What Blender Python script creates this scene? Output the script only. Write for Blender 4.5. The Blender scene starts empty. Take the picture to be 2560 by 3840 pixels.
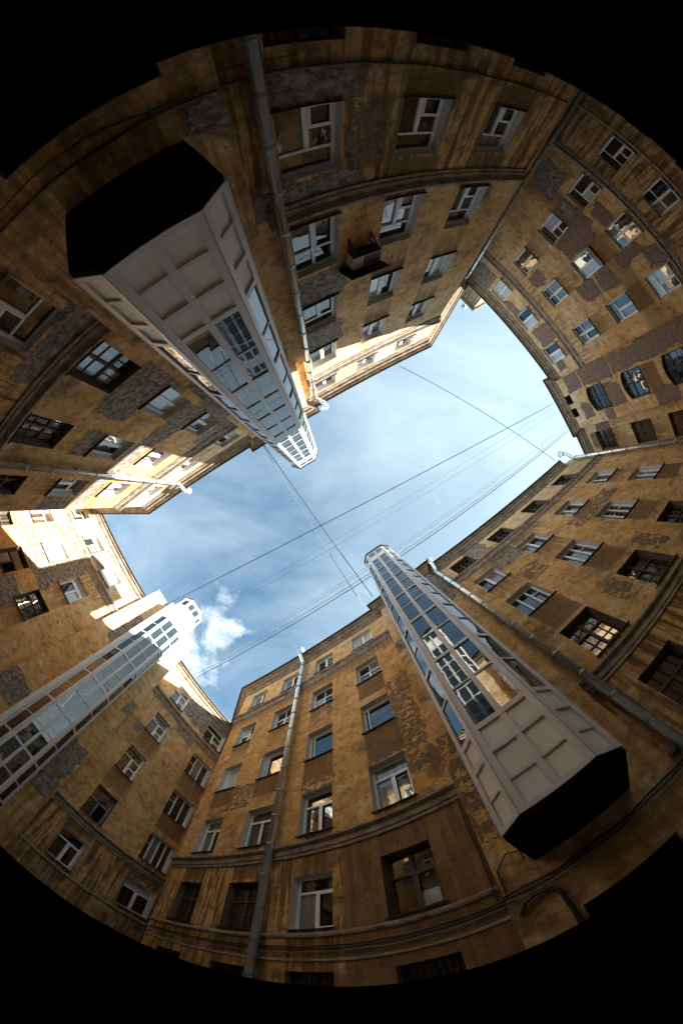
import bpy, math, random
from mathutils import Vector, Matrix
random.seed(7)
C = bpy.context.scene.collection
CH = 1.6                      # height of the lens above the ground; wall heights below are measured from it
R = math.radians

# ------------------------------------------------------------------ helpers
class MB:
    def __init__(self): self.v=[]; self.f=[]; self.m=[]; self.uv=[]; self.drip={}
    def poly(self, pts, mi=0, uv=None):
        i=len(self.v); self.v+= [tuple(p) for p in pts]; self.f.append(tuple(range(i,i+len(pts)))); self.m.append(mi)
        self.uv.append(uv if uv else [(p[0]+p[1],p[2]) for p in pts])
    def hexa(self, c, mi=0):   # 8 corners: bottom loop 0-3, top loop 4-7
        for q in ((0,3,2,1),(4,5,6,7),(0,1,5,4),(1,2,6,5),(2,3,7,6),(3,0,4,7)):
            self.poly([c[k] for k in q], mi)
    def tube(self, path, r, seg=10, caps=True, rr=None):
        path=[Vector(p) for p in path]; rings=[]
        for i,p in enumerate(path):
            if i==0: d=path[1]-p
            elif i==len(path)-1: d=p-path[i-1]
            else: d=(path[i+1]-p).normalized()+(p-path[i-1]).normalized()
            d.normalize(); a=Vector((0,0,1)) if abs(d.z)<.9 else Vector((1,0,0))
            u=d.cross(a).normalized(); w=d.cross(u).normalized(); q=rr[i] if rr else r
            rings.append([p+u*math.cos(2*math.pi*k/seg)*q+w*math.sin(2*math.pi*k/seg)*q for k in range(seg)])
        b=len(self.v)
        for ring in rings: self.v+=[tuple(x) for x in ring]
        for i in range(len(rings)-1):
            for k in range(seg):
                k2=(k+1)%seg
                self.f.append((b+i*seg+k,b+i*seg+k2,b+(i+1)*seg+k2,b+(i+1)*seg+k)); self.m.append(0)
                self.uv.append([(0,0)]*4)
        if caps:
            for i,rv in ((0,1),(len(rings)-1,0)):
                idx=[b+i*seg+k for k in range(seg)]
                self.f.append(tuple(idx[::-1] if rv else idx)); self.m.append(0); self.uv.append([(0,0)]*seg)
    def build(self, name, mats, parent=None, smooth=False):
        if not isinstance(mats,(list,tuple)): mats=[mats]
        o0=parent_world(parent) if parent else Vector((0,0,0))
        me=bpy.data.meshes.new(name)
        me.from_pydata([tuple(Vector(p)-o0) for p in self.v],[],self.f)
        for m in mats: me.materials.append(m)
        me.polygons.foreach_set('material_index',self.m)
        l=me.uv_layers.new(name='UVMap'); k=0
        flat=[]
        if self.drip:
            l2=me.uv_layers.new(name='drip'); f2=[]
            for i,u in enumerate(self.uv):
                for a in self.drip.get(i,[(0,9)]*len(u)): f2+=[float(a[0]),float(a[1])]
            l2.data.foreach_set('uv',f2); l=me.uv_layers['UVMap']
        for u in self.uv:
            for a in u: flat+= [float(a[0]),float(a[1])]
        l.data.foreach_set('uv',flat)
        if smooth: me.polygons.foreach_set('use_smooth',[True]*len(me.polygons))
        me.update()
        o=bpy.data.objects.new(name,me); C.objects.link(o)
        if parent: o.parent=parent
        return o
def parent_world(p):
    v=Vector((0,0,0))
    while p: v+=p.location; p=p.parent
    return v
def thing(name,label,cat,loc=(0,0,0),group=None,kind=None):
    o=bpy.data.objects.new(name,None); C.objects.link(o); o.location=loc; o.empty_display_size=.3
    return tag(o,label,cat,group,kind)
def tag(o,label,cat,group=None,kind=None):
    if label:o['label']=label
    if cat:o['category']=cat
    if group:o['group']=group
    if kind:o['kind']=kind
    return o

class Fr:
    """wall frame: s along the wall, d out of it towards the court, z above the lens"""
    def __init__(s,p0,p1,n=None):
        s.p0=Vector(p0); s.p1=Vector(p1); e=s.p1-s.p0; s.L=e.length; s.e=e/s.L
        s.n=Vector((-s.e.y,s.e.x))
        if n is None:
            if s.n.dot(-s.p0)<0: s.n=-s.n
        else: s.n=Vector(n).normalized()
    def P(s,a,d,z): q=s.p0+s.e*a+s.n*d; return (q.x,q.y,z+CH)
    def box(s,mb,s0,s1,d0,d1,z0,z1,mi=0):
        P=s.P; mb.hexa([P(s0,d0,z0),P(s1,d0,z0),P(s1,d1,z0),P(s0,d1,z0),P(s0,d0,z1),P(s1,d0,z1),P(s1,d1,z1),P(s0,d1,z1)],mi)
    def extrude(s,mb,s0,s1,prof,mi=0):
        for (d0,z0),(d1,z1) in zip(prof[:-1],prof[1:]):
            mb.poly([s.P(s0,d0,z0),s.P(s1,d0,z0),s.P(s1,d1,z1),s.P(s0,d1,z1)],mi,[(s0,z0+d0),(s1,z0+d0),(s1,z1+d1),(s0,z1+d1)])
        for a in (s0,s1): mb.poly([s.P(a,d,z) for d,z in prof],mi)

def offs(poly,d):
    out=[]; P=[Vector(p) for p in poly]
    for i in range(len(P)):
        def nn(a,b):
            e=(b-a).normalized(); return Vector((-e.y,e.x))
        if i==0: out.append(P[0]+nn(P[0],P[1])*d)
        elif i==len(P)-1: out.append(P[-1]+nn(P[-2],P[-1])*d)
        else:
            n1=nn(P[i-1],P[i]); n2=nn(P[i],P[i+1]); m=(n1+n2).normalized()
            out.append(P[i]+m*(d/max(.35,m.dot(n1))))
    return out
def sweep(mb,poly,prof,mi=0):
    rows=[[(q.x,q.y,z+CH) for q in offs(poly,d)] for d,z in prof]
    for a,b in zip(rows[:-1],rows[1:]):
        for i in range(len(a)-1): mb.poly([a[i],a[i+1],b[i+1],b[i]],mi)
    for k in (0,-1): mb.poly([r[k] for r in rows],mi)

# ------------------------------------------------------------------ materials
def newmat(name):
    m=bpy.data.materials.new(name); m.use_nodes=True; nt=m.node_tree; nt.nodes.clear()
    o=nt.nodes.new('ShaderNodeOutputMaterial'); b=nt.nodes.new('ShaderNodeBsdfPrincipled'); nt.links.new(b.outputs[0],o.inputs[0])
    return m,nt,b
class N:
    def __init__(s,nt): s.nt=nt
    def n(s,t,**kw):
        x=s.nt.nodes.new(t)
        for k,v in kw.items(): setattr(x,k,v)
        return x
    def link(s,a,b): s.nt.links.new(a,b)
    def set(s,inp,v):
        if hasattr(v,'is_output') or isinstance(v,bpy.types.NodeSocket): s.link(v,inp)
        else: inp.default_value=v
    def math(s,op,a,b=0.0,c=None,clamp=False):
        x=s.n('ShaderNodeMath',operation=op,use_clamp=clamp); s.set(x.inputs[0],a); s.set(x.inputs[1],b)
        if c is not None: s.set(x.inputs[2],c)
        return x.outputs[0]
    def vm(s,op,a,b=(0,0,0)):
        x=s.n('ShaderNodeVectorMath',operation=op); s.set(x.inputs[0],a); s.set(x.inputs[1],b); return x.outputs[0]
    def noise(s,vec,scale,detail=4,rough=.55,dist=0):
        x=s.n('ShaderNodeTexNoise'); s.link(vec,x.inputs['Vector']); x.inputs['Scale'].default_value=scale
        x.inputs['Detail'].default_value=detail; x.inputs['Roughness'].default_value=rough; x.inputs['Distortion'].default_value=dist
        return x
    def ramp(s,v,a,b,ta=0.,tb=1.):
        x=s.n('ShaderNodeMapRange'); s.set(x.inputs[0],v); x.inputs[1].default_value=a; x.inputs[2].default_value=b
        x.inputs[3].default_value=ta; x.inputs[4].default_value=tb; return x.outputs[0]
    def mix(s,f,a,b,bt='MIX'):
        x=s.n('ShaderNodeMix',data_type='RGBA',blend_type=bt); s.set(x.inputs[0],f)
        for i,v in ((6,a),(7,b)):
            if isinstance(v,tuple): v=(*v,1) if len(v)==3 else v
            s.set(x.inputs[i],v)
        return x.outputs[2]
    def sep(s,v):
        x=s.n('ShaderNodeSeparateXYZ'); s.link(v,x.inputs[0]); return x.outputs
    def comb(s,x_,y_,z_=0.):
        x=s.n('ShaderNodeCombineXYZ')
        for i,v in enumerate((x_,y_,z_)): s.set(x.inputs[i],v)
        return x.outputs[0]

def plaster(name,patches=(),seed=0.,base=(.82,.515,.215),base2=(.65,.37,.13),pale=(.85,.71,.51),pale0=11.,pale1=19.,streak=.8,dripk=.8):
    """weathered ochre render, laid out in metres of wall (u along it, v above the lens)"""
    m,nt,b=newmat(name); g=N(nt)
    uv=g.n('ShaderNodeUVMap'); uv.uv_map='UVMap'; UV=g.vm('ADD',uv.outputs[0],(0,0,seed))
    u,v,_=g.sep(uv.outputs[0])
    big=g.noise(UV,.55,6,.62).outputs[0]; mid=g.noise(UV,3.2,6,.68).outputs[0]; fine=g.noise(UV,26,5,.7).outputs[0]
    col=g.mix(g.ramp(big,.35,.68),base,base2)
    # upper storeys paler with height, the brighter light put into the colour; random blotches
    pm=g.math('MULTIPLY',g.ramp(v,pale0,pale1),g.ramp(g.noise(g.vm('ADD',UV,(9,3,0)),.9,7,.7).outputs[0],.36,.66)); 
    col=g.mix(pm,col,pale)
    col=g.mix(g.ramp(mid,.49,.64,0,.7),col,tuple(c*.55 for c in base2))
    lightb=g.ramp(g.noise(g.vm('ADD',UV,(3,7,1)),1.7,8,.72).outputs[0],.52,.64,0,.55)
    col=g.mix(lightb,col,tuple(min(1,c*1.12) for c in pale))
    col=g.mix(g.ramp(v,16.25,16.35,0,.12),col,pale)
    soot=g.math('MULTIPLY',g.ramp(g.noise(g.vm('ADD',UV,(1,8,4)),.75,8,.7,.4).outputs[0],.53,.66),g.ramp(v,17,5,.35,.85))
    col=g.mix(soot,col,(.13,.095,.065))
    # rain streaks, strongest on the first floor under the cornice
    sv=g.comb(g.math('MULTIPLY',u,5.5),g.math('MULTIPLY',v,.32),seed)
    st=g.ramp(g.noise(sv,1.,5,.6).outputs[0],.45,.56)
    zone=g.math('MULTIPLY',g.ramp(v,5.15,4.9),g.ramp(v,-2,3.8,.6,1.))
    zone=g.math('MAXIMUM',zone,.10)
    col=g.mix(g.math('MULTIPLY',g.math('MULTIPLY',st,zone),streak),col,(.085,.047,.022))
    dr=g.n('ShaderNodeUVMap'); dr.uv_map='drip'; dv=g.sep(dr.outputs[0])[1]
    dm=g.math('MULTIPLY',g.ramp(dv,1.75,.0),g.ramp(g.noise(g.vm('ADD',sv,(4,2,0)),1.3,5,.65).outputs[0],.36,.50)); dm=g.math('MULTIPLY',dm,g.ramp(dv,-.02,0))
    dm=g.math('MAXIMUM',dm,g.math('MULTIPLY',g.math('MULTIPLY',g.ramp(v,14.2,15.5),g.ramp(v,15.75,15.6)),g.math('MULTIPLY',st,.6)))
    col=g.mix(g.math('MULTIPLY',dm,dripk),col,(.12,.068,.034))
    low=g.math('MULTIPLY',g.ramp(v,2.4,1.6),g.ramp(g.noise(UV,1.4,6,.7).outputs[0],.38,.6))
    col=g.mix(g.math('MULTIPLY',low,.6),col,(.10,.06,.032))
    # lost render: grey cement, bare brick, dark damp
    dn=g.noise(UV,1.3,6,.68); dd=g.vm('SUBTRACT',dn.outputs['Color'],(.5,.5,.5)); 
    sc=g.n('ShaderNodeVectorMath',operation='SCALE'); g.link(dd,sc.inputs[0]); sc.inputs[3].default_value=.8
    dn3=g.noise(UV,6.,5,.7); sc3=g.n('ShaderNodeVectorMath',operation='SCALE'); g.link(g.vm('SUBTRACT',dn3.outputs['Color'],(.5,.5,.5)),sc3.inputs[0]); sc3.inputs[3].default_value=.42
    duv=g.vm('ADD',g.vm('ADD',uv.outputs[0],sc.outputs[0]),sc3.outputs[0]); dsep=g.sep(duv); duv=g.comb(dsep[0],dsep[1],0.)
    # sharper-edged version for painted-over rectangles
    sc2=g.n('ShaderNodeVectorMath',operation='SCALE'); g.link(dd,sc2.inputs[0]); sc2.inputs[3].default_value=.22
    ds2=g.sep(g.vm('ADD',uv.outputs[0],sc2.outputs[0])); duv2=g.comb(ds2[0],ds2[1],0.)
    chip=g.ramp(g.noise(g.vm('ADD',UV,(11,4,2)),2.1,9,.78).outputs[0],.628,.642)
    col=g.mix(chip,col,g.mix(mid,(.17,.13,.10),(.44,.38,.31)))
    groups={}
    for k,s0,s1,z0,z1 in patches:
        if k in('brick','grey'): s0-=.12; s1+=.12; z0-=.12; z1+=.12
        groups.setdefault(k,[]).append((s0,s1,z0,z1))
    hgt=g.math('MULTIPLY',fine,.012)
    hgt=g.math('MULTIPLY_ADD',mid,.02,hgt)
    hgt=g.math('MULTIPLY_ADD',chip,-.02,hgt)
    brick=None
    for k in ('soft','dark','grey','brick','flake'):
        if k not in groups: continue
        src=duv2 if k in('dark','soft') else duv; m_=None
        for s0,s1,z0,z1 in groups[k]:
            a=g.vm('ABSOLUTE',g.vm('SUBTRACT',src,((s0+s1)/2,(z0+z1)/2,0))); a=g.vm('SUBTRACT',a,((s1-s0)/2,(z1-z0)/2,0))
            q=g.sep(a); d=g.math('MAXIMUM',q[0],q[1]); m_=d if m_ is None else g.math('MINIMUM',m_,d)
        edge=g.math('MULTIPLY',g.ramp(m_,.09,.0),g.ramp(m_,-.02,0.)) if k in('grey','brick') else None
        if k in('soft',): mask=g.ramp(m_,.35,-.15,0,.55)
        elif k=='dark': mask=g.ramp(m_,.05,-.05,0,.8)
        else: mask=g.math('MULTIPLY',g.ramp(m_,.015,-.015),g.ramp(g.noise(UV,3.1,7,.72).outputs[0],.375,.395))
        if k=='grey': pc=g.mix(g.ramp(g.noise(UV,5,8,.75,.6).outputs[0],.40,.60),(.11,.095,.08),(.46,.42,.37))
        elif k=='brick':
            bt=g.n('ShaderNodeTexBrick'); g.link(uv.outputs[0],bt.inputs[0]); bt.inputs['Scale'].default_value=1.
            bt.inputs['Brick Width'].default_value=.26; bt.inputs['Row Height'].default_value=.075; bt.inputs['Mortar Size'].default_value=.012
            bt.inputs['Color1'].default_value=(.22,.11,.085,1); bt.inputs['Color2'].default_value=(.31,.17,.13,1); bt.inputs['Mortar'].default_value=(.22,.18,.15,1)
            pc=g.mix(g.ramp(g.noise(UV,5,8,.85).outputs[0],.42,.60),bt.outputs[0],(.36,.29,.25)); pc=g.mix(g.ramp(g.noise(g.vm('ADD',UV,(2,2,2)),7,8,.85).outputs[0],.5,.62,0,.8),pc,(.12,.07,.055))
            brick=(bt.outputs['Fac'],mask)
        elif k=='flake':
            mask=g.math('MULTIPLY',mask,g.ramp(g.noise(UV,4.5,7,.75).outputs[0],.49,.52)); pc=g.mix(mid,(.10,.06,.035),(.42,.34,.24))
        else: pc=g.mix(g.ramp(mid,.35,.7),(.16,.095,.045),(.27,.17,.085))
        if edge is not None: col=g.mix(g.math('MULTIPLY',edge,.5),col,(.16,.10,.055))
        col=g.mix(mask,col,pc)
        if k in('grey','brick','flake'): hgt=g.math('MULTIPLY_ADD',g.math('MULTIPLY',mask,g.ramp(g.noise(UV,9,6,.75).outputs[0],.3,.7,.6,1.)),-.06 if k!='flake' else -.03,hgt)
    col=g.mix(g.ramp(fine,.42,.70,.0,.25),col,tuple(c*.35 for c in base2))
    pit=g.noise(g.vm('ADD',UV,(5,5,2)),7.,6,.8).outputs[0]
    col=g.mix(g.ramp(pit,.60,.70,0,.6),col,(.09,.055,.03)); hgt=g.math('MULTIPLY_ADD',g.ramp(pit,.58,.68),-.012,hgt)
    g.link(col,b.inputs['Base Color']); b.inputs['Roughness'].default_value=.93; b.inputs['Specular IOR Level'].default_value=.15
    cr=g.n('ShaderNodeTexVoronoi',feature='DISTANCE_TO_EDGE'); g.link(g.vm('ADD',UV,sc.outputs[0]),cr.inputs[0]); cr.inputs['Scale'].default_value=.8
    crm=g.math('MULTIPLY',g.ramp(cr.outputs[0],.0,.012,1,0),g.ramp(g.noise(UV,.7,3).outputs[0],.52,.6))
    hgt=g.math('MULTIPLY_ADD',crm,-.01,hgt)
    bp=g.n('ShaderNodeBump'); g.link(hgt,bp.inputs['Height']); bp.inputs['Strength'].default_value=1.; bp.inputs['Distance'].default_value=1.0
    g.link(bp.outputs[0],b.inputs['Normal'])
    return m

def simple(name,c1,c2,scale=4,rough=.6,metal=0.,bump=0.,spec=.5,stretch=None,rvar=0.):
    m,nt,b=newmat(name); g=N(nt); tc=g.n('ShaderNodeNewGeometry'); P=tc.outputs['Position']
    if stretch: P=g.vm('MULTIPLY',P,stretch)
    n=g.noise(P,scale,6,.65).outputs[0]; g.link(g.mix(g.ramp(n,.32,.68),c1,c2),b.inputs['Base Color'])
    b.inputs['Metallic'].default_value=metal; b.inputs['Specular IOR Level'].default_value=spec
    if rvar: g.link(g.ramp(g.noise(P,scale*3,5).outputs[0],.3,.7,rough-rvar,rough+rvar),b.inputs['Roughness'])
    else: b.inputs['Roughness'].default_value=rough
    if bump:
        bp=g.n('ShaderNodeBump'); g.link(g.noise(P,scale*6,5,.7).outputs[0],bp.inputs['Height']); bp.inputs['Strength'].default_value=.8; bp.inputs['Distance'].default_value=bump
        g.link(bp.outputs[0],b.inputs['Normal'])
    return m
def glass(name,c1,c2,scale=1.2,wob=.004,folds=False):
    """window glass over a dim room: near black inside, mirror-like at grazing angles, old-pane waviness"""
    m,nt,b=newmat(name); g=N(nt); tc=g.n('ShaderNodeNewGeometry'); P=tc.outputs['Position']
    n=g.noise(P,scale,4,.6).outputs[0]
    if folds:
        x,y,z=g.sep(P); w=g.comb(g.math('MULTIPLY',x,9),g.math('MULTIPLY',y,9),g.math('MULTIPLY',z,.4)); n=g.math('MULTIPLY_ADD',g.noise(w,1.,3).outputs[0],.7,g.math('MULTIPLY',n,.3))
    g.link(g.mix(g.ramp(n,.35,.65),c1,c2),b.inputs['Base Color'])
    b.inputs['Roughness'].default_value=.9; b.inputs['Specular IOR Level'].default_value=0.
    b.inputs['Coat Weight'].default_value=1.; b.inputs['Coat Roughness'].default_value=.015; b.inputs['Coat IOR'].default_value=2.05
    bp=g.n('ShaderNodeBump'); g.link(g.noise(P,1.6,2).outputs[0],bp.inputs['Height']); bp.inputs['Strength'].default_value=1.; bp.inputs['Distance'].default_value=wob
    g.link(bp.outputs[0],b.inputs['Coat Normal'])
    return m
M={}
M['pvc']=simple('white_window_frame',(.84,.84,.83),(.90,.90,.89),2,.35)
M['wood']=simple('old_brown_window_wood',(.045,.026,.018),(.11,.07,.048),9,.7,bump=.004)
M['oldwhite']=simple('peeling_white_wood',(.20,.18,.16),(.42,.40,.37),7,.7,bump=.004)
M['reveal']=simple('pale_reveal_plaster',(.50,.48,.46),(.70,.68,.66),5,.9,bump=.006,spec=.1)
M['revealdark']=simple('dirty_reveal_plaster',(.13,.10,.075),(.24,.19,.145),5,.9,bump=.006,spec=.1)
M['sill']=simple('dark_sill_flashing',(.05,.035,.03),(.12,.09,.075),6,.6,.3)
M['stone']=simple('sooty_cornice_plaster',(.16,.13,.10),(.46,.40,.33),3.2,.9,bump=.02,spec=.1)
M['eave']=simple('weathered_eave_moulding',(.16,.13,.10),(.40,.34,.27),2.5,.9,bump=.015,spec=.1)
M['roof']=simple('dark_roof_sheet',(.035,.026,.024),(.06,.045,.04),3,.6,.2)
M['zinc']=simple('galvanised_pipe_metal',(.66,.71,.73),(.84,.87,.88),1.2,.27,.8,stretch=(2,2,.5))
M['collar']=simple('pipe_collar_metal',(.16,.17,.17),(.30,.31,.31),5,.45,.7)
M['frame']=simple('tower_frame_aluminium',(.64,.61,.59),(.74,.71,.69),2,.4)
M['panel']=simple('tower_solid_panel',(.74,.72,.69),(.84,.82,.79),1.6,.6,stretch=(3,3,.7))
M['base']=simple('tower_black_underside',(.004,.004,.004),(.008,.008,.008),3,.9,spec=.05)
M['black']=simple('black_cable_rubber',(.012,.011,.010),(.03,.027,.024),8,.6)
M['wire']=simple('steel_wire',(.03,.035,.04),(.05,.055,.06),8,.5)
M['thin']=simple('thin_grey_wire',(.22,.27,.31),(.24,.29,.33),8,.5)
M['g0']=glass('dark_window_glass',(.004,.005,.006),(.022,.022,.022))
M['g1']=glass('curtain_and_reflection_glass',(.10,.11,.11),(.27,.29,.29),folds=True)  # curtains, and grey reflections put into the colour of some panes
M['g2']=glass('warm_dim_window_glass',(.035,.022,.012),(.10,.065,.035))
M['g3']=glass('bright_curtain_and_reflection_glass',(.42,.50,.53),(.62,.68,.70),folds=True)  # bright curtains; a few panes carry a reflection as their own colour
M['gw']=glass('boarded_window_glass',(.045,.025,.014),(.07,.042,.025),5)
M['gt']=glass('tower_glass',(.006,.016,.022),(.018,.034,.042),.7,.0025)
M['hole']=simple('dark_hole',(.004,.003,.003),(.01,.008,.006),3,.9,spec=.1)
M['ac']=simple('air_conditioner_casing',(.42,.41,.38),(.52,.50,.46),6,.5)
M['acdark']=simple('air_conditioner_dark',(.02,.016,.013),(.045,.035,.028),6,.7)
M['leaf']=simple('plant_leaf',(.03,.07,.02),(.05,.11,.03),9,.6)
M['red']=simple('red_flower_petal',(.35,.02,.02),(.5,.05,.04),9,.6)
M['iron']=simple('rusty_iron_grille',(.012,.008,.007),(.03,.018,.013),9,.8,.3)
M['asphalt']=simple('court_paving',(.16,.15,.14),(.24,.225,.21),1.5,.95,bump=.01)

# ------------------------------------------------------------------ setting
g_=MB(); g_.poly([(-300,-300,0),(300,-300,0),(300,300,0),(-300,300,0)]); tag(g_.build('ground',M['asphalt']),None,None,kind='structure')

# ------------------------------------------------------------------ walls and windows
R1=(2.35,4.2); R2=(5.78,7.7); R3=(9.45,11.3); R4=(13.0,14.8); R5=(16.65,18.4); R0=(-.9,.77)
FR={'A':Fr((-.965,-6.031),(5.645,-10.036)),'E':Fr((-5.7,12.45),(2.8,6.43)),'C':Fr((16.1,-2.9),(5.5,4.32)),'I':Fr((-4.73,-3.77),(-11.78,.3)),
'H':Fr((-15.67,1.85),(-12.77,6.4)),'G':Fr((-12.45,6.25),(-9.96,10.16)),'F':Fr((-10.74,10.69),(-7.23,16.63)),'B':Fr((9.3,-16.4),(15.6,-8.5)),
'B2':Fr((14.96,-8.23),(16.85,-5.09)),'B3':Fr((17.19,-5.19),(18.32,-3.3)),'D':Fr((2.565,6.16),(5.3,4.07)),'J':Fr((-4.554,-3.49),(-1.513,-5.31))}
# window: (s0,s1,z0,z1,style,glass,[arch])
W={}
def row(k,cols,zr,spec):
    for c,sp in zip(cols,spec.split()):
        if sp=='-': continue
        st,gl=sp[0],sp[1:]
        W.setdefault(k,[]).append((c[0],c[1],zr[0],zr[1],st,gl or 'g0',0))
cA=[(-.05,1.2),(2.52,3.75),(5.07,6.28)]
row('A',cA,R0,'Kgw Kg0 Kg0'); row('A',cA,(2.37,4.24),'Lg2 Lg0 Lg0'); row('A',cA,(5.78,7.88),'Xg0 Lg1 Lg0'); row('A',cA,(9.58,11.5),'Tg1 2g0 2g3')
row('A',cA,(13.12,15.0),'2g1 2g1 2g1'); row('A',cA,(17.15,18.65),'2g0 2g1 2g1')
cE=[(.88,2.03),(3.27,4.45),(5.64,6.83),(8.12,9.32)]
row('E',cE,R0,'Kg0 Kg0 Kg0 Kg0'); row('E',cE,(2.25,4.17),'Ogw Ogw Tg0 Yg2'); row('E',cE,R2,'Tg0 Tg2 Tg0 Tg1'); row('E',cE,(9.5,11.25),'Gg0 Gg1 Gg1 Gg1')
row('E',cE,(13.0,14.72),'Fg0 Fg1 Fg0 Fg0'); row('E',cE,(16.62,18.3),'2g1 2g1 2g0 2g0')
cC=[(2.13,3.37),(5.0,6.28),(7.82,9.06),(10.57,11.79)]
row('C',cC,R1,'Og0 Og0 Og0 Og0'); row('C',cC,R2,'Og0 Og0 Og0 Og2'); row('C',cC,(9.5,11.4),'3g0 3g0 3g0 3g0'); row('C',cC,(12.95,14.75),'2g0 2g0 2g1 2g0'); row('C',cC,(16.6,18.3),'Og0 Og0 Og0 Og0')
cF=[(1.35,2.52),(4.68,6.29)]
row('F',cF,R0,'Kg0 Kg0'); row('F',cF,(2.4,4.3),'Tg0 Tg0'); row('F',cF,R2,'Dg0 4g0'); row('F',cF,(9.35,11.28),'Lg2 3g0'); row('F',cF,(12.95,14.8),'Lg0 3g0'); row('F',cF,(16.62,18.45),'Lg0 Lg0')
cH=[(-1.72,-.9),(.31,1.52),(2.69,3.9)]
row('H',cH,R1,'Og0 Og0 Og0'); row('H',cH,R2,'Og0 Og0 Og0'); row('H',cH,(9.42,11.3),'Og0 Dg0 Og0'); row('H',cH,(12.95,14.8),'Tg2 Tg3 Tg3'); row('H',cH,(16.85,18.5),'Tg1 Tg0 Tg3')
cI=[(.45,1.65),(3.16,4.36),(5.85,7.0)]
row('I',cI,R0,'Kg0 Kg0 Kg0'); row('I',cI,(2.25,4.1),'Lg0 Lg0 Lg0'); row('I',cI,(5.65,7.58),'Og3 Og1 Og0'); row('I',cI,(9.35,11.25),'2g3 2g3 Tg1'); row('I',cI,(12.82,14.63),'2g1 2g2 2g2'); row('I',cI,(16.5,18.2),'2g3 2g1 2g1')
cB=[(2.27,3.44),(4.79,6.01),(7.7,8.9)]
row('B',cB,(-.9,.95),'Kg0 Kg0 Kg0'); row('B',cB,(2.35,4.2),'Lg0 Xg0 Lg0'); row('B',cB,R2,'Lg0 Xg2 Tg3'); row('B',cB,(9.42,11.32),'Lg0 2g3 Tg1'); row('B',cB,(13.1,14.9),'2g0 Xg1 Xg1'); row('B',cB,(16.95,18.65),'2g3 2g3 2g3')
for z0,z1 in ((7.73,9.55),(11.26,13.1),(14.83,16.58)): W.setdefault('B2',[]).append((1.28,2.9,z0,z1,'O','g0',.28))
for z0,z1 in ((4.2,6.0),): W['B2'].append((1.28,2.9,z0,z1,'O','g0',.28))
W['B2']+=[(1.24,1.87,18.17,18.86,'H','hole',0),(2.21,2.83,18.22,18.87,'H','hole',0)]
for z0,z1 in ((2.0,3.7),(5.6,7.3),(9.19,10.86),(12.44,14.2),(16.14,17.88)): W.setdefault('B3',[]).append((.52,1.93,z0,z1,'O','g0' if z0>13 else 'g2',0))
W['D']=[(1.0,2.65,-1.6,.52,'H','hole',0)]
W['J']=[(.7,2.9,-1.6,.68,'H','hole',0)]

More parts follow.
